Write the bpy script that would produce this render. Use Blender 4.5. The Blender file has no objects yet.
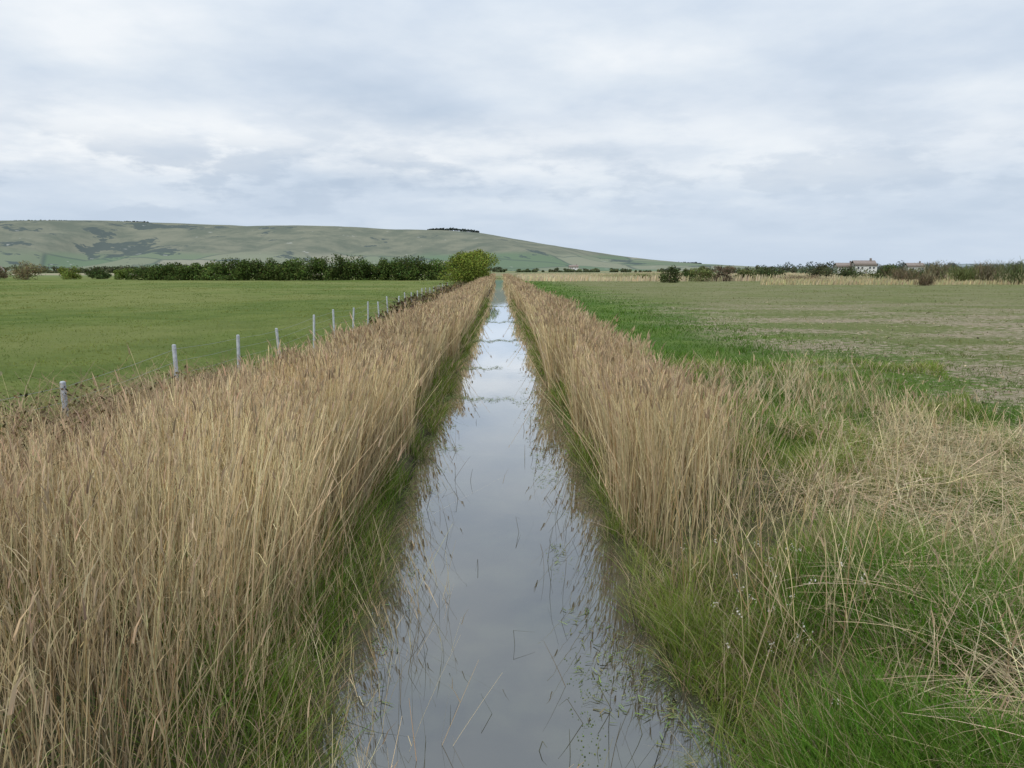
import bpy, math, numpy as np
R = np.random.default_rng(7)
scene = bpy.context.scene
PI = math.pi

# ---------------------------------------------------------------- helpers
def sstep(a, b, x):
    t = np.clip((x - a) / (b - a), 0, 1); return t * t * (3 - 2 * t)
def vn(x, y, seed=0):
    x = np.asarray(x, float); y = np.asarray(y, float)
    xi = np.floor(x); yi = np.floor(y); fx = x - xi; fy = y - yi
    fx = fx * fx * (3 - 2 * fx); fy = fy * fy * (3 - 2 * fy)
    def h(a, b):
        v = np.sin(a * 127.1 + b * 311.7 + seed * 74.7) * 43758.5453
        return v - np.floor(v)
    return (h(xi, yi) * (1 - fx) + h(xi + 1, yi) * fx) * (1 - fy) + (h(xi, yi + 1) * (1 - fx) + h(xi + 1, yi + 1) * fx) * fy
def fbm(x, y, seed=0, o=4):
    s = 0; a = .5; t = 0
    for i in range(o):
        s = s + a * vn(x * 2 ** i, y * 2 ** i, seed + i * 3.3); t += a; a *= .5
    return s / t

def ground_z(x, y):
    x = np.asarray(x, float); y = np.asarray(y, float)
    xe = np.abs(x) + (fbm(x * .0 + y * .8, np.sign(x) * 7 + x * .4, 3) - .5) * .75
    w = np.where(x < 0, 3.4, 3.7)
    t = sstep(.5, w, xe)
    z = -.4 + 1.2 * t
    far = sstep(300, 330, y)
    z = z * (1 - far) + .8 * far
    z = z + (fbm(x * .5, y * .5, 11) - .5) * .14 * sstep(1.5, 3, xe)
    z = z + (fbm(x * .08, y * .08, 15) - .5) * .25 * sstep(5, 12, xe)
    return z

def mesh_np(name, V, Q, C=None, mat=None):
    me = bpy.data.meshes.new(name)
    V = np.ascontiguousarray(V, dtype=np.float32); Q = np.ascontiguousarray(Q, dtype=np.int32)
    k = Q.shape[1]
    me.vertices.add(len(V)); me.vertices.foreach_set("co", V.ravel())
    me.loops.add(Q.size); me.loops.foreach_set("vertex_index", Q.ravel())
    me.polygons.add(len(Q)); me.polygons.foreach_set("loop_start", np.arange(0, Q.size, k, dtype=np.int32))
    me.update(calc_edges=True)
    if C is not None:
        a = me.color_attributes.new("Col", 'FLOAT_COLOR', 'POINT')
        c4 = np.ones((len(V), 4), dtype=np.float32); c4[:, :3] = C
        a.data.foreach_set("color", c4.ravel())
    ob = bpy.data.objects.new(name, me); scene.collection.objects.link(ob)
    if mat: me.materials.append(mat)
    return ob

class Acc:
    def __init__(s): s.V = []; s.Q = []; s.C = []; s.n = 0
    def add(s, V, Q, C):
        s.V.append(V); s.Q.append(Q + s.n); s.C.append(C); s.n += len(V)
    def build(s, name, mat):
        return mesh_np(name, np.concatenate(s.V), np.concatenate(s.Q), np.concatenate(s.C), mat)

def ribbons(acc, base, h, w, ang, lean, curve, col, segs=3, face=None, taper=1.0, droop=0, grad=(1, 1), vert=None):
    N = len(base)
    f = lambda v: np.broadcast_to(np.asarray(v, float), (N,))
    h, w, ang, lean, curve, droop = map(f, (h, w, ang, lean, curve, droop))
    vert = f(1.0 if vert is None else vert)
    if face is None: face = R.uniform(0, PI, N)
    face = f(face)
    t = np.linspace(0, 1, segs + 1)[None, :]
    hor = (lean[:, None] * t + curve[:, None] * t ** 2) * h[:, None]
    zz = h[:, None] * (vert[:, None] * t - droop[:, None] * t ** 2.2)
    cx = base[:, 0, None] + np.cos(ang)[:, None] * hor
    cy = base[:, 1, None] + np.sin(ang)[:, None] * hor
    cz = base[:, 2, None] + zz
    prof = 1 - taper * t ** 1.6
    hw = w[:, None] * .5 * np.maximum(prof, .06)
    sx = np.cos(face)[:, None] * hw; sy = np.sin(face)[:, None] * hw
    V = np.empty((N, segs + 1, 2, 3))
    V[:, :, 0, 0] = cx - sx; V[:, :, 0, 1] = cy - sy; V[:, :, 0, 2] = cz
    V[:, :, 1, 0] = cx + sx; V[:, :, 1, 1] = cy + sy; V[:, :, 1, 2] = cz
    idx = np.arange(N * (segs + 1) * 2).reshape(N, segs + 1, 2)
    Q = np.stack([idx[:, :-1, 0], idx[:, :-1, 1], idx[:, 1:, 1], idx[:, 1:, 0]], -1).reshape(-1, 4)
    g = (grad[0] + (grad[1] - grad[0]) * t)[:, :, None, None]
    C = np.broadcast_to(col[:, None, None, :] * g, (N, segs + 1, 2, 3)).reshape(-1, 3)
    acc.add(V.reshape(-1, 3), Q, C)
    return np.stack([cx, cy, cz], -1)

def leaves(acc, P, size, col):
    N = len(P)
    a = R.normal(size=(N, 3)); a /= np.linalg.norm(a, axis=1, keepdims=True)
    b = R.normal(size=(N, 3)); b -= (a * b).sum(1, keepdims=True) * a; b /= np.linalg.norm(b, axis=1, keepdims=True)
    s = (np.broadcast_to(np.asarray(size, float), (N,)) * R.uniform(.6, 1.3, N) * .5)[:, None]
    V = np.stack([P - a * s * 1.5, P - b * s * .8, P + a * s * 1.5, P + b * s * .8], 1).reshape(-1, 3)
    Q = np.arange(N * 4).reshape(N, 4)
    acc.add(V, Q, np.repeat(col, 4, 0))

def tube(acc, p0, p1, r0, r1, col, n=6):
    p0 = np.array(p0, float); p1 = np.array(p1, float)
    d = p1 - p0; d /= np.linalg.norm(d)
    u = np.cross(d, [0.3, .9, .1]); u /= np.linalg.norm(u); v = np.cross(d, u)
    th = np.linspace(0, 2 * PI, n, endpoint=False)
    ring = np.cos(th)[:, None] * u + np.sin(th)[:, None] * v
    V = np.concatenate([p0 + ring * r0, p1 + ring * r1])
    i = np.arange(n); j = (i + 1) % n
    Q = np.stack([i, j, j + n, i + n], -1)
    acc.add(V, Q, np.tile(np.array(col, float), (2 * n, 1)))

def jit(base, N, v=.15, hue=.06):
    b = np.tile(np.array(base, float), (N, 1))
    return np.clip(b * (1 + R.normal(0, v, (N, 1))) * (1 + R.normal(0, hue, (N, 3))), .005, .9)
def mixc(a, b, t): return a * (1 - t[:, None]) + b * t[:, None]

# ---------------------------------------------------------------- materials
class NT:
    def __init__(s, nt): s.nt = nt; nt.nodes.clear()
    def n(s, typ, **kw):
        nd = s.nt.nodes.new(typ)
        for k, v in kw.items():
            if k.startswith('i_'):
                key = k[2:]; key = int(key) if key.isdigit() else key.replace('_', ' ')
                sock = nd.inputs[key]
                if isinstance(v, bpy.types.NodeSocket): s.nt.links.new(v, sock)
                else: sock.default_value = v
            else: setattr(nd, k, v)
        return nd
    def math(s, op, a, b=0.0, c=None, clamp=False):
        nd = s.n('ShaderNodeMath', operation=op, use_clamp=clamp)
        for i, v in enumerate((a, b) if c is None else (a, b, c)):
            if isinstance(v, bpy.types.NodeSocket): s.nt.links.new(v, nd.inputs[i])
            else: nd.inputs[i].default_value = v
        return nd.outputs[0]
    def ramp(s, fac, stops):
        nd = s.n('ShaderNodeValToRGB'); s.nt.links.new(fac, nd.inputs[0])
        e = nd.color_ramp.elements
        while len(e) < len(stops): e.new(.5)
        for el, (p, c) in zip(e, stops):
            el.position = p; el.color = (*c, 1) if len(c) == 3 else c
        return nd.outputs[0]
    def noise(s, vec, scale, detail=4, rough=.55):
        nd = s.n('ShaderNodeTexNoise'); nd.inputs['Scale'].default_value = scale
        nd.inputs['Detail'].default_value = detail; nd.inputs['Roughness'].default_value = rough
        s.nt.links.new(vec, nd.inputs['Vector']); return nd.outputs[0]
    def mix(s, f, a, b):
        nd = s.n('ShaderNodeMix', data_type='RGBA')
        for sock, v in ((nd.inputs[0], f), (nd.inputs[6], a), (nd.inputs[7], b)):
            if isinstance(v, bpy.types.NodeSocket): s.nt.links.new(v, sock)
            else: sock.default_value = v if not isinstance(v, tuple) else (*v, 1)
        return nd.outputs[2]
    def mr(s, v, a, b, c=0., d=1.):
        nd = s.n('ShaderNodeMapRange', interpolation_type='SMOOTHSTEP'); s.nt.links.new(v, nd.inputs[0])
        for i, x in enumerate((a, b, c, d)): nd.inputs[i + 1].default_value = x
        return nd.outputs[0]

def newmat(name):
    m = bpy.data.materials.new(name); m.use_nodes = True; return m, NT(m.node_tree)

def veg_mat(name, transl=.25):
    m, T = newmat(name)
    a = T.n('ShaderNodeVertexColor', layer_name="Col")
    p = T.n('ShaderNodeBsdfDiffuse', i_Color=a.outputs[0])
    if transl:
        t = T.n('ShaderNodeBsdfTranslucent', i_Color=a.outputs[0])
        p = T.n('ShaderNodeMixShader', i_0=transl, i_1=p.outputs[0], i_2=t.outputs[0])
    T.n('ShaderNodeOutputMaterial', i_Surface=p.outputs[0])
    return m
M_reed = veg_mat("dry_reed", .2)
M_grass = veg_mat("grass_blade", .35)
M_leaf = veg_mat("leaf", .2)
M_twig = veg_mat("twig", 0)

def simple_mat(name, c1, c2, scale, rough=.8, bump=.2):
    m, T = newmat(name)
    tc = T.n('ShaderNodeTexCoord')
    nz = T.noise(tc.outputs['Object'], scale, 5)
    col = T.mix(T.mr(nz, .3, .7), c1, c2)
    b = T.n('ShaderNodeBump', i_Strength=bump, i_Distance=.01, i_Height=nz)
    p = T.n('ShaderNodeBsdfPrincipled', i_Base_Color=col, i_Roughness=rough, i_Normal=b.outputs[0])
    T.n('ShaderNodeOutputMaterial', i_Surface=p.outputs[0]); return m

# ground
m_ground, T = newmat("ground_soil_and_pasture")
g = T.n('ShaderNodeNewGeometry'); pos = g.outputs['Position']
sep = T.n('ShaderNodeSeparateXYZ', i_0=pos); X, Y, Z = sep.outputs
nbig = T.noise(pos, .035, 4); nmid = T.noise(pos, .35, 6, .65); nfin = T.noise(pos, 3.5, 6, .7); nvf = T.noise(pos, 22, 4, .7)
gl = T.mix(T.mr(nmid, .32, .68), (.088, .128, .024), (.150, .185, .044))
gl = T.mix(T.mr(nfin, .35, .75, 0, .6), gl, (.065, .095, .020))
gl = T.mix(T.mr(nbig, .42, .60, 0, .75), gl, (.185, .195, .062))
gr = T.mix(T.mr(nmid, .35, .65), (.070, .125, .022), (.125, .180, .036))
gr = T.mix(T.mr(nfin, .4, .75, 0, .6), gr, (.06, .10, .02))
olive = T.mix(T.mr(nfin, .35, .65), (.115, .130, .045), (.185, .180, .075))
soil = T.mix(T.mr(nfin, .35, .65), (.20, .16, .10), (.35, .29, .205))
stony = T.n('ShaderNodeTexVoronoi', i_Scale=6.0); T.nt.links.new(pos, stony.inputs['Vector'])
soil = T.mix(T.mr(stony.outputs['Distance'], .0, .22, .6, 0), soil, (.46, .42, .34))
xw = T.math('ADD', X, T.math('MULTIPLY', T.math('SUBTRACT', nbig, .5), 8.0))
f_ol = T.mr(xw, 8.5, 18)
gr = T.mix(T.math('MULTIPLY', f_ol, .8), gr, olive)
mps = T.n('ShaderNodeMapping', i_0=pos); mps.inputs['Scale'].default_value = (.6, 1.3, 1)
nso = T.noise(mps.outputs[0], .16, 6, .62)
dn = T.math('ADD', nso, T.math('MULTIPLY', T.math('SUBTRACT', nfin, .5), .8))
f_so = T.math('MULTIPLY', T.mr(dn, .43, .57), T.mr(xw, 7.0, 11.0))
f_so = T.math('MULTIPLY', f_so, T.mr(Y, 35, 75, .95, .30))
gr = T.mix(f_so, gr, soil)
col = T.mix(T.mr(X, -1, 1), gl, gr)
far = T.mr(Y, 240, 420)
vor = T.n('ShaderNodeTexVoronoi', i_Scale=.004); T.nt.links.new(pos, vor.inputs['Vector'])
fc = T.ramp(T.n('ShaderNodeSeparateColor', i_0=vor.outputs['Color']).outputs[0],
            [(.2, (.10, .15, .05)), (.4, (.24, .21, .12)), (.6, (.12, .17, .06)), (.8, (.28, .25, .16))])
col = T.mix(far, col, fc)
ax = T.math('ABSOLUTE', X)
lit = T.mix(T.mr(nfin, .35, .65), (.06, .048, .028), (.17, .135, .08))
lit = T.mix(T.mr(nvf, .4, .65), lit, (.06, .08, .025))
axn = T.math('ADD', ax, T.math('MULTIPLY', T.math('SUBTRACT', nmid, .5), 2.5))
col = T.mix(T.math('MULTIPLY', T.mr(axn, 3.6, 5.0, 1, 0), T.mr(Y, 300, 320, 1, 0)), col, lit)
wet = T.mr(Z, -.02, .12, 1, 0)
col = T.mix(wet, col, (.03, .025, .015))
hb = T.math('ADD', nfin, T.math('MULTIPLY', nvf, .5))
bp = T.n('ShaderNodeBump', i_Strength=.8, i_Distance=.12, i_Height=hb)
p = T.n('ShaderNodeBsdfPrincipled', i_Base_Color=col, i_Roughness=.95, i_Normal=bp.outputs[0])
p.inputs['Specular IOR Level'].default_value = .1
T.n('ShaderNodeOutputMaterial', i_Surface=p.outputs[0])

def axis(lo, a, b, hi, step, grow):
    c = list(np.arange(a, b + 1e-6, step)); s = step; v = c[-1]
    while v < hi: s *= grow; v += s; c.append(v)
    s = step; v = c[0]; pre = []
    while v > lo: s *= grow; v -= s; pre.append(v)
    return np.array(pre[::-1] + c)
gx = axis(-7000, -9, 10, 7000, .14, 1.12); gy = axis(-400, -8, 40, 8000, .22, 1.05)
GX, GY = np.meshgrid(gx, gy); GZ = ground_z(GX, GY)
def gridmesh(name, GX, GY, GZ, mat):
    ny, nx = GX.shape; V = np.stack([GX, GY, GZ], -1).reshape(-1, 3)
    i = np.arange(ny * nx).reshape(ny, nx)
    Q = np.stack([i[:-1, :-1], i[:-1, 1:], i[1:, 1:], i[1:, :-1]], -1).reshape(-1, 4)
    return mesh_np(name, V, Q, None, mat)
gridmesh("ground", GX, GY, GZ, m_ground)

# water
m_w, T = newmat("ditch_water")
g = T.n('ShaderNodeNewGeometry'); pos = g.outputs['Position']
mp = T.n('ShaderNodeMapping', i_0=pos); mp.inputs['Scale'].default_value = (1, .6, 1)
n1 = T.noise(mp.outputs[0], 2.2, 3)
bp = T.n('ShaderNodeBump', i_Strength=.05, i_Distance=.03, i_Height=n1)
fr = T.n('ShaderNodeFresnel', i_IOR=1.42, i_Normal=bp.outputs[0])
wsep = T.n('ShaderNodeSeparateXYZ', i_0=pos)
edge = T.mr(T.math('ABSOLUTE', wsep.outputs[0]), .9, 1.6)
dcol = T.mix(T.mr(T.noise(pos, 1.1, 5, .65), .4, .7), (.038, .036, .027), (.060, .060, .040))
algae = T.math('MULTIPLY', T.mr(T.noise(pos, 2.6, 6, .7), .50, .62), T.math('MULTIPLY', edge, .6))
dcol = T.mix(algae, dcol, (.10, .125, .035))
d = T.n('ShaderNodeBsdfDiffuse', i_Color=dcol)
gs = T.n('ShaderNodeBsdfGlossy', i_Color=(.96, .98, 1, 1), i_Roughness=.015, i_Normal=bp.outputs[0])
f = T.math('ADD', T.math('MULTIPLY', fr.outputs[0], 1.6), .08, clamp=True)
f = T.math('MULTIPLY', f, T.math('SUBTRACT', 1.0, T.math('MULTIPLY', algae, .35)))
mx = T.n('ShaderNodeMixShader', i_0=f, i_1=d.outputs[0], i_2=gs.outputs[0])
T.n('ShaderNodeOutputMaterial', i_Surface=mx.outputs[0])
wx = np.linspace(-3, 3, 7); wy = np.linspace(-60, 318, 60)
WX, WY = np.meshgrid(wx, wy); gridmesh("ditch_water", WX, WY, WX * 0, m_w)

# ---------------------------------------------------------------- reeds
STRAW = (.63, .51, .30)
def reeds(acc, P, H, wmul, lean, nl, npl, col=STRAW, pfrac=.4):
    N = len(P); d = np.hypot(P[:, 0], P[:, 1])
    w = .0068 * np.maximum(1, d / 7.5) ** .85 * wmul * R.uniform(.7, 1.35, N)
    ang = 4 * PI * fbm(P[:, 0] * .7, P[:, 1] * .5, 17, 2) + R.normal(0, 1.2, N)
    ln = np.abs(R.normal(lean * .5, lean, N)); cv = R.uniform(0, .14, N)
    wild = R.random(N) < .06; ln[wild] += R.uniform(.2, .6, wild.sum())
    c = jit(col, N, .2, .04)
    br = R.random(N) < .22; c[br] *= np.array([.66, .58, .50])
    tone = .58 + .76 * fbm(P[:, 0] * .9, P[:, 1] * .5, 21); c *= tone[:, None]
    face = R.normal(0, .6, N)
    pts = ribbons(acc, P, H, w, ang, ln, cv, c, segs=4, face=face, taper=.6, grad=(.70, 1.06))  # grad paints shadow into the stem colour towards the base
    for k in range(nl):
        sel = R.random(N) < .75; n = sel.sum()
        s = R.uniform(.2, .85, n) * 4; i0 = np.minimum(s.astype(int), 3); fr = (s - i0)[:, None]
        r = np.where(sel)[0]; b = pts[r, i0] * (1 - fr) + pts[r, i0 + 1] * fr
        ribbons(acc, b, R.uniform(.14, .36, n), w[sel] * 1.05, R.uniform(0, 2 * PI, n), R.uniform(.08, .45, n), .2, c[sel] * R.uniform(.8, 1.15, (n, 1)), segs=2,
                face=R.normal(0, .9, n), taper=.95, droop=R.uniform(0, .65, n) ** 2 * 2, vert=.9)
    pl = R.random(N) < pfrac; top = pts[pl, -1]; n = len(top)
    for k in range(npl):
        pc = jit((.44, .33, .21), n, .2, .04)
        ribbons(acc, top - np.array([0, 0, .07]), R.uniform(.10, .22, n), w[pl] * R.uniform(1.2, 2.3, n), ang[pl] + R.normal(0, .4, n),
                R.uniform(.02, .3, n), .25, pc, segs=2, face=R.normal(0, .8, n), taper=.9, droop=.15)

def logY(N, a, b): return a * (b / a) ** R.random(N)
def place(x, y): return np.stack([x, y, ground_z(x, y) - .03], -1)
def topH(x, y, top, slope, x0, amp, seed, sd):
    t = top - slope * np.maximum(0, np.abs(x) - x0) + (fbm(x * .9, y * .5, seed) - .5) * amp
    t = t - np.abs(R.normal(0, sd, len(x))) + .06
    tall = R.random(len(x)) < .04; t = t + tall * R.uniform(.05, .35, len(x))
    z = ground_z(x, y)
    return np.clip(t - z, .35, 2.1)

L = Acc()
N = 16500; y = R.uniform(2.3, 12, N); u = R.random(N)
x = -(1.95 + u * (np.where(y < 9, 4.1, 3.2)))
edge = fbm(y * .7, y * 0, 5); x -= edge * .6 - .3
dens = np.where(x > -2.8, sstep(2.0, 6.5, y) * .75 + .2, 1) * np.clip(3.0 * (fbm(x * 1.2, y * 1.2, 12) - .24), .15, 1)
keep = R.random(N) < dens; x = x[keep]; y = y[keep]
H = topH(x, y, 2.16, .07, 2.4, .85, 8, .32)
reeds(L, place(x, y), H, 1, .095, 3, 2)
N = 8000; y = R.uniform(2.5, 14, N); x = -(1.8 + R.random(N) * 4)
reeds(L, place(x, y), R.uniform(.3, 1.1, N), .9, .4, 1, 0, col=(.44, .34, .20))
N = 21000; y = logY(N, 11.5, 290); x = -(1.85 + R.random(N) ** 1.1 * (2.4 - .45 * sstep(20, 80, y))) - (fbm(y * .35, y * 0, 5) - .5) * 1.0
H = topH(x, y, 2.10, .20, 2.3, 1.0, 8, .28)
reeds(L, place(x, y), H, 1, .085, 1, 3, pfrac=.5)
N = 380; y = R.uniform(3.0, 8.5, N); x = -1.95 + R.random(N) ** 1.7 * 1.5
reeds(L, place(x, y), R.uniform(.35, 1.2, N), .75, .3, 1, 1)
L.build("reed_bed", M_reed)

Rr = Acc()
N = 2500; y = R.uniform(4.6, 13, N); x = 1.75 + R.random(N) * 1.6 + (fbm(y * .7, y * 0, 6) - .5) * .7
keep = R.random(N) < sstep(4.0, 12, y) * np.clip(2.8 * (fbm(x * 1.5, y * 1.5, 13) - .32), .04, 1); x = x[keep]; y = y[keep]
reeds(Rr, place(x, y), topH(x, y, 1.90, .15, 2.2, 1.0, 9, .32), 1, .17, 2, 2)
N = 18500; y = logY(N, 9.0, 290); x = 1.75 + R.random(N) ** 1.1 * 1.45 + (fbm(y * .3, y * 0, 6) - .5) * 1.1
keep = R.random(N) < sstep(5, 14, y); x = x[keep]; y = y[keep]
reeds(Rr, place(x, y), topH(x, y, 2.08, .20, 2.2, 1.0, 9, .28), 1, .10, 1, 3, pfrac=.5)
N = 2500; y = R.uniform(4.2, 18, N); x = 2.3 + R.random(N) * 5.0
k = fbm(x * .8, y * .8, 31) > .50; x = x[k]; y = y[k]
reeds(Rr, place(x, y), R.uniform(.35, 1.0, len(x)), .8, .45, 2, 1, col=(.60, .50, .31))
Rr.build("reed_bed", M_reed)

# trampled straw
S = Acc()
N = 20000; y = R.uniform(3.2, 13, N); x = 3.0 + R.random(N) * (1.0 + .45 * y)
k = (fbm(x * .7, y * .7, 41) + .22 * sstep(2.8, 5.0, x) - .2 * sstep(8, 13, y) - .05) > .51; x = x[k]; y = y[k]; n = len(x)
P = place(x, y); P[:, 2] += R.random(n) ** 1.5 * .34 + .03
tn = .6 + .8 * fbm(x * 1.2, y * 1.2, 43)
ribbons(S, P, R.uniform(.3, .95, n), R.uniform(.004, .010, n), R.normal(.5, 1.5, n), 1, R.uniform(-.15, .15, n), jit((.54, .43, .27), n, .3) * tn[:, None],
        segs=4, taper=.5, droop=R.uniform(0, .25, n), vert=R.uniform(-.02, .30, n), face=R.uniform(0, PI, n))
S.build("trampled_straw", M_reed)

# ---------------------------------------------------------------- grass
G = Acc()
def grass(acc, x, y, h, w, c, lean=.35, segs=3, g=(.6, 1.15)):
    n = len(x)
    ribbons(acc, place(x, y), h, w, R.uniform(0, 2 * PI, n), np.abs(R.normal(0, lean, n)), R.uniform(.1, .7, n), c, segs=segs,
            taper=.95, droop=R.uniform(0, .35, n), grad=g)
N = 90000; y = logY(N, 3, 22); x = 1.55 + R.random(N) * (1.2 + .45 * y)
m = fbm(x * .9, y * .9, 51); k = (m > .40) | (R.random(N) < .3); x = x[k]; y = y[k]; m = m[k]; n = len(x)
h = (.12 + .42 * sstep(.40, .66, m)) * R.uniform(.6, 1.3, n) * (1 - .55 * sstep(4.5, 7, x))
c = mixc(jit((.110, .225, .030), n, .25, .1), jit((.24, .29, .07), n, .2), sstep(.3, .7, fbm(x * .5, y * .5, 55)))
dry = R.random(n) < (.12 + .35 * sstep(.5, .65, fbm(x * .8, y * .8, 56))); c[dry] = jit((.5, .41, .24), dry.sum())
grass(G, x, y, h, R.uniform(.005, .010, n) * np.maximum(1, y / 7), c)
for sgn, xa, nn in ((-1, 1.45, 19000), (1, 1.45, 20000)):
    y = logY(nn, 3, 90); x = sgn * (xa + R.random(nn) ** 1.3 * .9 + (fbm(y * .8, y * 0 + sgn, 61) - .5) * .8)
    k = fbm(x, y * .6, 63) > .40; x = x[k]; y = y[k]; n = len(x)
    P = place(x, y); ok = P[:, 2] > -.2; x = x[ok]; y = y[ok]; n = len(x)
    c = mixc(jit((.13, .22, .03), n, .25, .1), jit((.25, .27, .07), n, .2), R.random(n))
    dry = R.random(n) < .3; c[dry] = jit((.42, .34, .2), dry.sum())
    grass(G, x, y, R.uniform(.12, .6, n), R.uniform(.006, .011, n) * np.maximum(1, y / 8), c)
N = 13000; y = R.uniform(2.8, 13, N); x = -R.uniform(1.6, 4.5, N); k = fbm(x * 1.1, y * 1.1, 66) > .50; x = x[k]; y = y[k]
grass(G, x, y, R.uniform(.25, .8, len(x)), .009, jit((.15, .24, .04), len(x), .25))
G.build("bank_grass", M_grass)

F = Acc()
N = 110000; y = logY(N, 8, 190); x = -(4.6 + R.random(N) * np.maximum(.5, (.72 * y + 2)))
mm = fbm(x * .35, y * .2, 71); c = mixc(jit((.095, .145, .026), N, .2, .08), jit((.19, .215, .055), N, .15), sstep(.3, .7, mm))
c *= (.78 + .45 * fbm(x * .08, y * .05, 72))[:, None]
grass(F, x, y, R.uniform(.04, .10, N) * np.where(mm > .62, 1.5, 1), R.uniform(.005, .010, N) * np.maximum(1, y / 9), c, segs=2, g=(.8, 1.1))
N = 120000; y = logY(N, 7, 190); x = 3.6 + R.random(N) * np.maximum(.5, (.72 * y))
mm = fbm(x * .12, y * .22, 73, 5); fo = sstep(8, 17, x)
k = R.random(N) < (1 - .9 * fo * sstep(.42, .54, mm) * (1 - .6 * sstep(35, 75, y)) - .3 * fo); x = x[k]; y = y[k]; fo = fo[k]; mm = mm[k]; n = len(x)
c = mixc(jit((.085, .165, .026), n, .2, .08), jit((.165, .175, .06), n, .2), fo)
c *= (.72 + .55 * fbm(x * .4, y * .4, 74))[:, None]
tus = sstep(.55, .7, fbm(x * .9, y * .9, 75))
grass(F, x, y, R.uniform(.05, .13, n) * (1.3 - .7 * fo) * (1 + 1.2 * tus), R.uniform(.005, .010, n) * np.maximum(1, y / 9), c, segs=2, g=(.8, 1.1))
F.build("pasture_grass", M_grass)

K = Acc(); N = 14000; y = logY(N, 12, 70); x = 9 + R.random(N) * (.7 * y)
k = fbm(x * .12, y * .22, 73, 5) > .45; x = x[k]; y = y[k]; n = len(x); P = place(x, y); P[:, 2] += .03
leaves(K, P, R.uniform(.02, .08, n), jit((.31, .26, .175), n, .4)); K.build("soil_clods", M_twig)

# ---------------------------------------------------------------- water weeds
W = Acc()
N = 12000; y = logY(N, 3.5, 60); side = R.random(N) < .68
x = np.where(side, 1.75 - R.random(N) ** 2.2 * 1.1, -1.75 + R.random(N) ** 2.4 * .8)
k = fbm(x * 1.5, y * 1.0, 81) > .51; x = x[k]; y = y[k]
bars = []
for yy, xs, xe, nn in ((20.5, -1.5, .7, 420), (27.5, -1.4, .1, 220), (38, -1.4, .9, 280), (52, -.9, 1.3, 150), (15.2, -1.6, -.8, 160), (75, -1, 1.2, 110)):
    bx = xs + (xe - xs) * R.random(nn) ** 1.6; by = yy + (fbm(bx * 2, bx * 0 + yy, 4) - .5) * 2.8 + R.normal(0, .12 + yy * .003, nn); bars.append((bx, by))
x = np.concatenate([x] + [b[0] for b in bars]); y = np.concatenate([y] + [b[1] for b in bars]); n = len(x)
P = np.stack([x, y, R.uniform(.004, .02, n)], -1)
ribbons(W, P, R.uniform(.03, .12, n) * np.maximum(1, y / 18), R.uniform(.006, .018, n) * np.maximum(1, y / 9), R.uniform(0, 2 * PI, n), 1, 0, jit((.20, .23, .09), n, .35, .1),
        segs=2, taper=.8, vert=R.uniform(0, .15, n), droop=0)
N = 13000; y = logY(N, 3.6, 26); x = np.where(R.random(N) < .75, 1.75 - R.random(N) ** 2.2 * 1.2, -1.7 + R.random(N) ** 2.5 * .7)
k = fbm(x * 1.8, y * 1.3, 84) > .58; x = x[k]; y = y[k]; n = len(x); s = (R.uniform(.003, .009, n) * np.maximum(1, y / 8))[:, None]
P = np.stack([x, y, np.full(n, .004)], -1); a = R.uniform(0, PI, n); u = np.stack([np.cos(a), np.sin(a), 0 * a], -1); v = np.stack([-np.sin(a), np.cos(a), 0 * a], -1)
W.add(np.stack([P - u * s, P - v * s, P + u * s, P + v * s], 1).reshape(-1, 3), np.arange(n * 4).reshape(n, 4), np.repeat(jit((.15, .20, .05), n, .3), 4, 0))
W.build("water_weed", M_grass)
B = Acc()
N = 260; y = logY(N, 4.2, 18); x = np.where(R.random(N) < .62, 1.65 - R.random(N) ** 1.4 * 1.2, -1.65 + R.random(N) ** 1.6 * 1.2)
P = np.stack([x, y, np.full(N, -.05)], -1)
ribbons(B, P, R.uniform(.12, .5, N), .006 * np.maximum(1, y / 9), R.uniform(0, 2 * PI, N), np.abs(R.normal(0, .3, N)), R.uniform(0, .15, N), jit((.14, .12, .07), N, .4),
        segs=3, taper=.6, droop=R.uniform(0, .1, N))
N = 22; y = logY(N, 4.6, 12); x = R.uniform(-.9, 1.2, N); P = np.stack([x, y, np.full(N, -.05)], -1)
p = ribbons(B, P, R.uniform(.12, .3, N), .007, 0, R.normal(0, .4, N), 0, jit((.10, .09, .05), N, .3), segs=1, taper=.1)
ribbons(B, p[:, -1], R.uniform(.1, .3, N), .007, R.uniform(0, 2 * PI, N), R.uniform(.4, .9, N), 0, jit((.10, .09, .05), N, .3), segs=1, taper=.6, vert=R.uniform(-.5, .1, N))
B.build("emergent_stems", M_reed)

Fw = Acc()
for i in range(30):
    x0 = 2.15 + R.normal(0, .3); y0 = 6.2 + R.normal(0, .6); z0 = float(ground_z(x0, y0)); hh = R.uniform(.45, .85)
    ribbons(Fw, np.array([[x0, y0, z0]]), hh, .006, 0, .1, .1, jit((.4, .33, .2), 1), segs=3, taper=.3)
    P = np.array([x0 + .2 * hh, y0, z0 + hh]) + R.normal(0, .018, (7, 3)); leaves(Fw, P, .013, jit((.66, .62, .54), 7, .1, .02))
Fw.build("seed_head_plant", M_reed)

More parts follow.
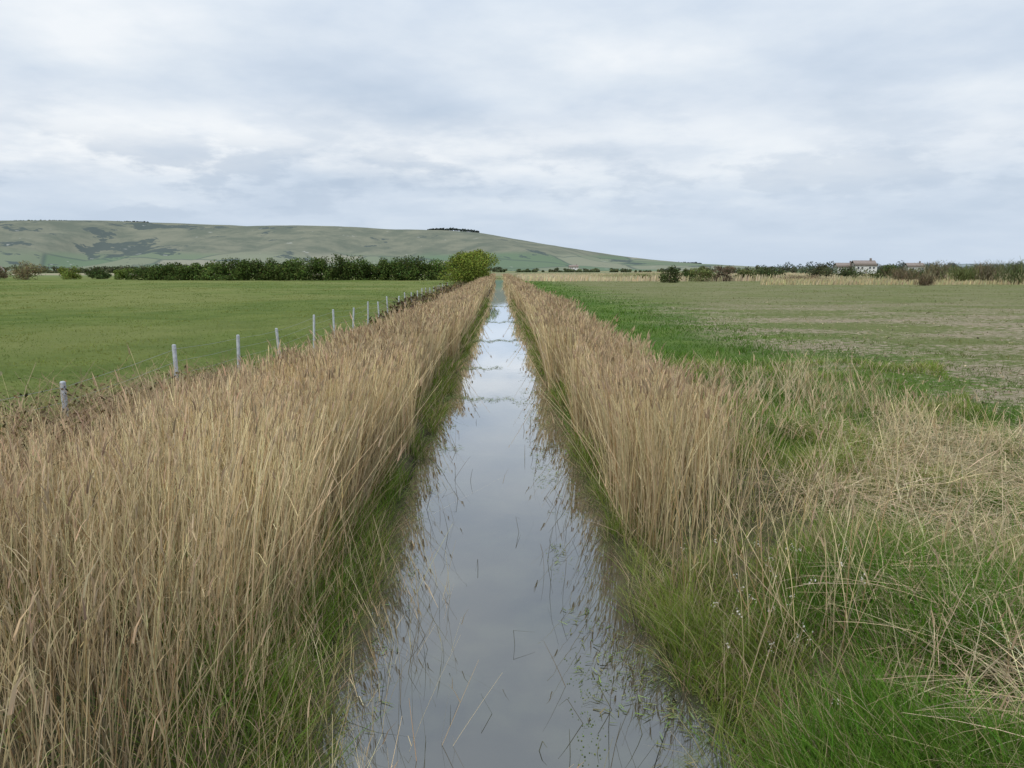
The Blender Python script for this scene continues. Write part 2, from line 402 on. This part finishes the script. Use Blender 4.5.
# ---------------------------------------------------------------- brambles
def bramble(name, x, y, h, col, wm=1):
    A = Acc(); n = len(x); P = place(x, y)
    ribbons(A, P, h, .008 * wm, R.uniform(0, 2 * PI, n), R.uniform(.1, .7, n), R.uniform(.2, .9, n), jit(col, n, .3), segs=4, taper=.5, droop=R.uniform(.1, .6, n))
    P2 = P.copy(); P2[:, 2] += h * R.uniform(.2, .8, n); P2[:, :2] += R.normal(0, .2, (n, 2))
    leaves(A, P2, .045 * wm, jit((.14, .115, .055), n, .4, .12)); A.build(name, M_twig)
N = 11000; y = R.uniform(5, 18, N); x = -R.uniform(4.5, 6.5, N); bramble("bramble_thicket", x, y, R.uniform(.5, 1.55, N) * (.55 + .9 * fbm(x * .7, y * .7, 97)) * (1 - .5 * sstep(13, 18, y)), (.25, .18, .115))
N = 4500; y = logY(N, 32, 120); x = -R.uniform(4.1, 5.9, N); bramble("bramble_thicket", x, y, R.uniform(.5, 1.6, N) * (.45 + .9 * fbm(y * .2, y * 0, 91)) * sstep(28, 45, y), (.17, .12, .09), 4)

# ---------------------------------------------------------------- fence
m_post = simple_mat("weathered_post", (.34, .36, .39), (.52, .54, .57), 14, .7)
m_wire, T = newmat("galvanised_wire"); p = T.n('ShaderNodeBsdfPrincipled', i_Metallic=.6, i_Roughness=.5, i_Base_Color=(.30, .31, .32, 1)); T.n('ShaderNodeOutputMaterial', i_Surface=p.outputs[0])
fence = bpy.data.objects.new("wire_fence", None); scene.collection.objects.link(fence)
A = Acc(); Wr = Acc(); tops = []
for i in range(24):
    yy = 7.7 + 3.72 * i + R.normal(0, .12); xx = -6.4 + R.normal(0, .05); z0 = float(ground_z(xx, yy)); lx, ly = R.normal(0, .05, 2); hp = 1.13 + R.normal(0, .06)
    b = np.array([xx, yy, z0 - .2]); t = np.array([xx + lx, yy + ly, z0 + hp])
    tube(A, b, t, .042, .040, (1, 1, 1), 8); tube(A, t, t + np.array([0, 0, .015]), .040, .025, (1, 1, 1), 8); tube(A, t + np.array([0, 0, .015]), t + np.array([0, 0, .016]), .025, .001, (1, 1, 1), 8)
    tops.append((b, t))
for (b0, t0), (b1, t1) in zip(tops[:-1], tops[1:]):
    for f in (.42, .6, .78, .95):
        p0 = b0 + (t0 - b0) * f; p1 = b1 + (t1 - b1) * f; off = np.array([.046, 0, 0]); mid = (p0 + p1) / 2 - np.array([0, 0, .02])
        tube(Wr, p0 + off, mid + off, .0028, .0028, (1, 1, 1), 4); tube(Wr, mid + off, p1 + off, .0028, .0028, (1, 1, 1), 4)
o = A.build("posts", m_post); o.parent = fence; o = Wr.build("wires", m_wire); o.parent = fence

# ---------------------------------------------------------------- trees / shrubs
def wx_(px, d): return (px - 500) / 768 * d
def crown(acc, cx, cy, z0, rw, h, n, size, col, lobes=9, rd=None, low=.28):
    rd = rd or rw
    for l in range(lobes):
        a = R.uniform(0, 2 * PI); rr = R.random() ** .5 * .62
        lc = np.array([cx + math.cos(a) * rr * rw, cy + math.sin(a) * rr * rd, z0 + h * R.uniform(low, .74)])
        rad = np.array([rw * R.uniform(.32, .55), rd * R.uniform(.32, .55), h * R.uniform(.2, .33)])
        m = n // lobes; v = R.normal(size=(m, 3)); v /= np.linalg.norm(v, axis=1, keepdims=True)
        P = lc + v * rad * (R.random((m, 1)) ** .4) * R.uniform(.85, 1.12, (m, 1))
        P[:, 2] = np.maximum(P[:, 2], z0 + .1)
        leaves(acc, P, size, jit(np.array(col) * R.uniform(.7, 1.3), m, .22, .1))
def trunk(acc, cx, cy, z0, h, r, n=6, spread=.4):
    tube(acc, (cx, cy, z0 - .2), (cx, cy, z0 + h * .35), r, r * .7, (.10, .08, .06))
    for i in range(n):
        a = R.uniform(0, 2 * PI); s = spread * h * R.uniform(.4, 1)
        m = np.array([cx + math.cos(a) * s * .5, cy + math.sin(a) * s * .5, z0 + h * .6])
        tube(acc, (cx, cy, z0 + h * .25), m, r * .5, r * .3, (.10, .08, .06), 5)
        tube(acc, m, m + np.array([math.cos(a) * s * .4, math.sin(a) * s * .4, h * .25]), r * .3, r * .08, (.10, .08, .06), 4)

T1 = Acc(); trunk(T1, -6.2, 160, .8, 6, .3, 9); crown(T1, -6.2, 160, .5, 6.2, 6.9, 17000, .26, (.18, .22, .045), 26, low=.2)
crown(T1, -6.2, 160, 2.6, 3.4, 5.0, 5000, .26, (.20, .24, .05), 8, low=.4)
T1.build("willow_tree", M_leaf)
Hd = Acc(); xx = wx_(150, 205)
while xx < wx_(446, 205):
    rw = R.uniform(2.2, 4.2); hh = R.uniform(5.5, 7.6) * (.84 + .16 * sstep(-90, -40, xx)); cy = 205 + R.uniform(-1.5, 1.5)
    if R.random() < .15: hh *= .8
    trunk(Hd, xx, cy, .8, hh, .14, 4); crown(Hd, xx, cy, .3, rw * 1.35, hh, 1800, .36, np.array((.080, .115, .032)) * R.uniform(.7, 1.35), 9, low=.12); xx += rw * .7
Hd.build("hedgerow", M_leaf)
def shrub(px, d, wpx, hpx, col, name="shrub", bare=False, dens=1.):
    A = Acc(); cx = wx_(px, d); rw = wpx / 768 * d / 2 * 1.15; h = hpx / 768 * d * 1.12; z0 = float(ground_z(cx, d)) - .1; trunk(A, cx, d, z0, h, .1 * h / 4, 6, .5)
    if bare:
        n = int(420 * dens); P = np.array([cx, d, z0]) + R.normal(0, 1, (n, 3)) * np.array([rw * .42, rw * .4, 0]); P[:, 2] += R.uniform(0, .6, n) * h
        ribbons(A, P, R.uniform(.2, .45, n) * h, .0006 * d, R.uniform(0, 2 * PI, n), R.uniform(.1, .8, n), .2, jit(col, n, .25), segs=2, taper=.6)
        crown(A, cx, d, z0, rw, h, int(700 * dens), .0011 * d, np.array(col) * .95, 8, low=.15)
    else: crown(A, cx, d, z0, rw, h, int(2000 * dens), .0014 * d, col, 10, low=.12)
    A.build(name, M_leaf)
GRN = (.07, .10, .035); BRN = (.19, .155, .095); OLV = (.15, .17, .065)
for a in ((37, 215, 34, 18, (.22, .19, .10)), (78, 225, 20, 12, (.17, .21, .05)), (8, 230, 22, 12, BRN), (130, 220, 18, 11, (.15, .20, .05)), (105, 235, 22, 9, GRN),
          (669, 165, 22, 16, (.06, .08, .03)), (700, 185, 28, 15, OLV), (722, 188, 26, 15, (.15, .12, .08)), (744, 192, 22, 12, OLV),
          (768, 195, 30, 15, (.08, .10, .045)), (690, 195, 20, 11, GRN), (822, 200, 26, 16, (.10, .105, .055)), (853, 198, 38, 14, (.09, .11, .05)), (884, 192, 32, 17, (.09, .12, .04)),
          (640, 198, 26, 6, OLV), (915, 175, 26, 15, (.10, .13, .05)), (975, 175, 30, 17, (.11, .13, .055))): shrub(*a)
for a in ((903, 165, 26, 15, BRN), (938, 170, 30, 20, (.19, .17, .10)), (962, 158, 26, 17, OLV), (988, 160, 32, 21, (.17, .145, .09)), (1015, 145, 34, 24, (.12, .14, .06)), (800, 185, 50, 7, (.28, .22, .14)),
          (926, 135, 16, 12, BRN), (1050, 145, 40, 26, OLV)): shrub(*a, bare=True)

Mr = Acc(); N = 38000; d = R.uniform(185, 330, N); px = R.uniform(512, 1060, N); x = wx_(px, d)
k = (x > 6) & (fbm(x * .03, d * .03, 95) > .30 + .16 * sstep(780, 900, px)); x = x[k]; d = d[k]; n = len(x)
c = mixc(jit((.58, .49, .32), n, .15), jit((.32, .31, .17), n, .15), sstep(.35, .6, fbm(x * .06, d * .02, 96)))
ribbons(Mr, place(x, d), R.uniform(.6, 1.9, n) * (.45 + .8 * fbm(x * .05, d * .01, 98)), .22, 0, .05, .1, c, segs=2, taper=.6, face=R.normal(0, .5, n))
N = 9000; d = R.uniform(140, 185, N); x = wx_(R.uniform(760, 1200, N), d)
ribbons(Mr, place(x, d), R.uniform(.2, .9, N), .2, 0, .05, .1, jit((.44, .38, .22), N, .2), segs=2, taper=.6, face=R.normal(0, .5, N))
Mr.build("reed_marsh", M_reed)

D = Acc()
def belt(d, p0, p1, hlo, hhi, col, step=.7, n=260, gap=.0):
    px = p0
    while px < p1:
        h = R.uniform(hlo, hhi) / 768 * d; rw = h * R.uniform(.6, 1.2)
        if R.random() > gap:
            crown(D, wx_(px, d), d * R.uniform(.98, 1.02), .5, rw, h, n, .0014 * d, np.array(col) * R.uniform(.75, 1.25), 6, low=.1)
        px += rw * 768 / d * step
belt(700, -120, 160, 4, 9, (.12, .13, .07)); belt(900, 480, 700, 2, 5, (.13, .15, .08), gap=.4); belt(650, 690, 800, 4, 9, (.11, .12, .075), gap=.25)
belt(520, 800, 1150, 4, 10, (.10, .115, .07), gap=.15); belt(1000, 780, 1200, 7, 13, (.12, .14, .12)); belt(1100, 100, 500, 3, 6, (.12, .14, .08), gap=.3)
D.build("distant_treeline", M_leaf)

# ---------------------------------------------------------------- hills
m_h, T = newmat("chalk_downland")
g = T.n('ShaderNodeNewGeometry'); pos = g.outputs['Position']; sep = T.n('ShaderNodeSeparateXYZ', i_0=pos)
n1 = T.noise(pos, .0022, 5, .6); n2 = T.noise(pos, .009, 6, .65)
vor = T.n('ShaderNodeTexVoronoi', i_Scale=.0035); T.nt.links.new(pos, vor.inputs['Vector'])
vor2 = T.n('ShaderNodeTexVoronoi', i_Scale=.0035, feature='DISTANCE_TO_EDGE'); T.nt.links.new(pos, vor2.inputs['Vector'])
fld = T.ramp(T.n('ShaderNodeSeparateColor', i_0=vor.outputs['Color']).outputs[0], [(.15, (.12, .165, .07)), (.35, (.24, .235, .14)), (.55, (.11, .165, .07)), (.7, (.18, .195, .10)), (.9, (.28, .26, .17))])
fld = T.mix(T.mr(vor2.outputs['Distance'], .0, .045, .75, 0), fld, (.06, .08, .045))
down = T.mix(T.mr(n2, .35, .65), (.118, .125, .068), (.205, .195, .115))
zz = T.math('ADD', sep.outputs[2], T.math('MULTIPLY', T.math('SUBTRACT', n1, .5), 90.))
c = T.mix(T.mr(zz, 45, 75), fld, down)
n5 = T.noise(pos, .0050, 7, .65)
xm = T.mr(sep.outputs[0], -1500, -300, .055, 0)   # more woodland on the western slope
wood = T.math('MULTIPLY', T.mr(T.math('ADD', n5, xm), .59, .61), T.mr(n2, .40, .46))
c = T.mix(T.math('MULTIPLY', wood, .85), c, (.045, .058, .040))
n3 = T.noise(pos, .02, 3); c = T.mix(T.math('MULTIPLY', T.mr(n3, .68, .72), .6), c, (.44, .42, .36))
c = T.mix(.22, c, (.20, .25, .31))  # bluish aerial haze painted into the hill's base colour
p = T.n('ShaderNodeBsdfPrincipled', i_Base_Color=c, i_Roughness=1.); p.inputs['Specular IOR Level'].default_value = 0
T.n('ShaderNodeOutputMaterial', i_Surface=p.outputs[0])
def hill(name, D0, D1, D2, prof, rough, mat):
    pxs = np.array([p[0] for p in prof]); pys = np.array([p[1] for p in prof])
    xs = np.linspace(wx_(pxs[0], D1), wx_(pxs[-1], D1), 420); ys = np.linspace(D0, D2, 130)
    HX, HY = np.meshgrid(xs, ys); PX = 500 + HX * 768 / D1
    ridge = (269 - np.interp(PX, pxs, pys)) * D1 / 768 + 1
    t = np.where(HY < D1, sstep(D0, D1, HY) ** 1.15, 1 - .5 * sstep(D1, D2, HY))
    comb = (fbm(HX * .0022, HY * .0008, 101, 5) - .55)
    tt = t + comb * rough * np.sin(np.clip(t, 0, 1) * PI)
    tt = np.minimum(tt, np.where(HY < D1, HY / D1, 1) * 1.0)
    HZ = ridge * np.clip(tt, 0, 2) + (fbm(HX * .01, HY * .01, 104) - .5) * 4 * t - 1.5
    gridmesh(name, HX, HY, HZ, mat)
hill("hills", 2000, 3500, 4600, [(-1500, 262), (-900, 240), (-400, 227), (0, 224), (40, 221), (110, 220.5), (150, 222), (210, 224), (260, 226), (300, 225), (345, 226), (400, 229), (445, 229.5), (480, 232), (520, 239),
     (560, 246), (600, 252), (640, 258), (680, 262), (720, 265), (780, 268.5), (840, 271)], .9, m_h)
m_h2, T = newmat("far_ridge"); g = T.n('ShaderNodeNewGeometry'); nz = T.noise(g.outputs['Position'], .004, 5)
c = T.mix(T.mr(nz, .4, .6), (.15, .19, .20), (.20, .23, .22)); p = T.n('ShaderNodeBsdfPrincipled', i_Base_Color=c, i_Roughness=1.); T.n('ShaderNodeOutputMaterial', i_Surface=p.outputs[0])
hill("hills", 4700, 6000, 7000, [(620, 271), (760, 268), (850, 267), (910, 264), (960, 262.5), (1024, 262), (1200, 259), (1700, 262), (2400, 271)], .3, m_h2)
Wd = Acc()
for p0, p1, py, hp in ((430, 480, 229.5, 2.0), (20, 95, 222, 1.6), (120, 160, 222.5, 1.2), (655, 700, 262, 1.5)):
    D1 = 3480
    for px in np.arange(p0, p1, .8):
        zc = (269 - py) * D1 / 768 + 1; zc -= max(0, px - 455) * (.08 if p0 == 430 else 0) * 4.5
        edgef = min(1, (px - p0) / 10 + .3, (p1 - px) / 10 + .3)
        h = hp * R.uniform(.7, 1.2) * edgef * D1 / 768; crown(Wd, wx_(px, D1), D1 + R.uniform(-20, 20), zc - 5, h * .9, h + 4, 60, 4, (.075, .095, .085), 3)
Wd.build("hilltop_woodland", M_leaf)

# ---------------------------------------------------------------- distant houses
m_wl = simple_mat("render_wall", (.62, .60, .55), (.72, .70, .66), 1, .8); m_rf = simple_mat("tile_roof", (.20, .16, .14), (.28, .23, .20), 2, .8); m_gl = simple_mat("window_glass", (.05, .06, .07), (.09, .1, .11), 1, .2)
def boxm(name, x0, x1, y0, y1, z0, z1, mat, par):
    V = np.array([[x, y, z] for z in (z0, z1) for y in (y0, y1) for x in (x0, x1)]); Q = np.array([[0, 1, 3, 2], [4, 5, 7, 6], [0, 1, 5, 4], [2, 3, 7, 6], [0, 2, 6, 4], [1, 3, 7, 5]])
    o = mesh_np(name, V, Q, None, mat); o.parent = par
def house(px, d, z, s=1.):
    e = bpy.data.objects.new("distant_house", None); scene.collection.objects.link(e); e.location = (wx_(px, d), d, z); e.scale = (s, s, s)
    boxm("walls", -7, 7, -4, 4, 0, 5, m_wl, e)
    V = np.array([[-7.4, -4.4, 4.9], [7.4, -4.4, 4.9], [7.4, 4.4, 4.9], [-7.4, 4.4, 4.9], [-7.4, 0, 8.4], [7.4, 0, 8.4]])
    o = mesh_np("roof", V, np.array([[0, 1, 5, 4], [2, 3, 4, 5], [0, 3, 2, 1]]), None, m_rf); o.parent = e
    boxm("gable_1", -7, -6.9, -2, 2, 5.01, 6.6, m_wl, e); boxm("gable_2", 6.9, 7, -2, 2, 5.01, 6.6, m_wl, e)
    boxm("chimney", 4, 5, -.5, .5, 7.6, 9.8, m_rf, e); boxm("door", -.5, .5, -4.06, -4.01, 0.05, 2.1, m_rf, e)
    for i, xx in enumerate((-5, -2.5, 2.5, 5)):
        boxm("window_%d" % i, xx - .6, xx + .6, -4.06, -4.01, 3, 4.2, m_gl, e)
house(862, 500, 1.2, 1.0); house(843, 505, 1.0, .85); house(573, 1900, 2, 1.6); house(913, 510, 1.4, .8); house(8, 600, .8, .6)

# ---------------------------------------------------------------- sky
SUN_EL, SUN_AZ = 48, 205
w = bpy.data.worlds.new("World"); scene.world = w; w.use_nodes = True; T = NT(w.node_tree)
sky = T.n('ShaderNodeTexSky', sky_type='NISHITA', sun_disc=False); sky.sun_elevation = math.radians(SUN_EL); sky.sun_rotation = math.radians(SUN_AZ); sky.air_density = 1.2; sky.dust_density = 2.5
tc = T.n('ShaderNodeTexCoord'); dv = T.n('ShaderNodeSeparateXYZ', i_0=tc.outputs['Generated']); dx, dy, dz = dv.outputs
zc = T.math('ADD', T.math('MAXIMUM', dz, 0.), .16)
pv = T.n('ShaderNodeCombineXYZ', i_0=T.math('DIVIDE', dx, zc), i_1=T.math('DIVIDE', dy, zc), i_2=5.1)
na = T.noise(pv.outputs[0], .8, 5, .5); nb = T.noise(pv.outputs[0], 2.4, 6, .55)
def dirnoise(sx, sz, ox, scale, det=6, r=.5):
    mp = T.n('ShaderNodeMapping', i_0=tc.outputs['Generated']); mp.inputs['Scale'].default_value = (sx, sx, sz); mp.inputs['Location'].default_value = (ox, .2, 0)
    return T.noise(mp.outputs[0], scale, det, r)
nc = dirnoise(2.0, 6.0, 1.3, 1.2)
nd_ = dirnoise(3.2, 10.0, 4.7, 2.4, 8, .58)
ne = dirnoise(3.0, 9.0, 9.1, 1.3, 5, .5)
v = T.math('ADD', T.math('ADD', T.math('MULTIPLY', na, .45), T.math('MULTIPLY', nb, .25)), T.math('MULTIPLY', nc, .30))
base = T.ramp(v, [(.40, (.50, .59, .71)), (.49, (.60, .68, .785)), (.56, (.70, .765, .84)), (.64, (.84, .875, .91))])
dzn = T.math('ADD', dz, T.math('MULTIPLY', T.math('SUBTRACT', ne, .5), .10))
gap = T.math('MULTIPLY', T.mr(dzn, .10, .14), T.mr(dzn, .155, .22, 1, 0))
gap = T.math('MULTIPLY', gap, T.mr(dx, -.5, .55, 1, .45))
gap = T.math('MULTIPLY', gap, T.mr(nb, .35, .6, .5, 1))
cc = T.mix(T.math('MULTIPLY', gap, .9), base, (.90, .92, .935))
puff = T.math('MULTIPLY', T.mr(nd_, .48, .60), T.math('MULTIPLY', T.mr(dz, .02, .07), T.mr(dz, .12, .17, 1, 0)))
puff = T.math('MULTIPLY', puff, T.mr(dx, -.3, .3, 1, .6))
cc = T.mix(T.math('MULTIPLY', puff, .60), cc, (.43, .52, .645))
cc = T.mix(T.mr(dz, .02, .115, .75, 0), cc, (.555, .65, .775))
bz = T.mr(dz, .22, .95, 1.09, 1.95)
cs = T.n('ShaderNodeVectorMath', operation='SCALE', i_0=cc); T.nt.links.new(bz, cs.inputs['Scale'])
b1 = T.n('ShaderNodeBackground', i_Color=sky.outputs[0], i_Strength=.1); b2 = T.n('ShaderNodeBackground', i_Color=cs.outputs[0], i_Strength=1.)
mx = T.n('ShaderNodeMixShader', i_0=.95, i_1=b1.outputs[0], i_2=b2.outputs[0]); T.n('ShaderNodeOutputWorld', i_Surface=mx.outputs[0])

sd = bpy.data.lights.new("sun", 'SUN'); sd.energy = 1.5; sd.angle = math.radians(14); sd.color = (1, .93, .80)
so = bpy.data.objects.new("sun", sd); scene.collection.objects.link(so)
from mathutils import Vector
az = math.radians(SUN_AZ); el = math.radians(SUN_EL)
sdir = Vector((math.sin(az) * math.cos(el), math.cos(az) * math.cos(el), math.sin(el)))
so.rotation_euler = sdir.to_track_quat('Z', 'Y').to_euler(); so.location = sdir * 50

cd = bpy.data.cameras.new("camera"); cd.lens = 27; cd.sensor_width = 36; cd.clip_end = 20000; cd.clip_start = .05
co = bpy.data.objects.new("camera", cd); scene.collection.objects.link(co); co.location = (0, 0, 3.5)
co.rotation_euler = (math.radians(90 - 8.45), 0, math.radians(-.9)); scene.camera = co
scene.view_settings.view_transform = 'Standard'; scene.view_settings.look = 'None'; scene.view_settings.exposure = 0
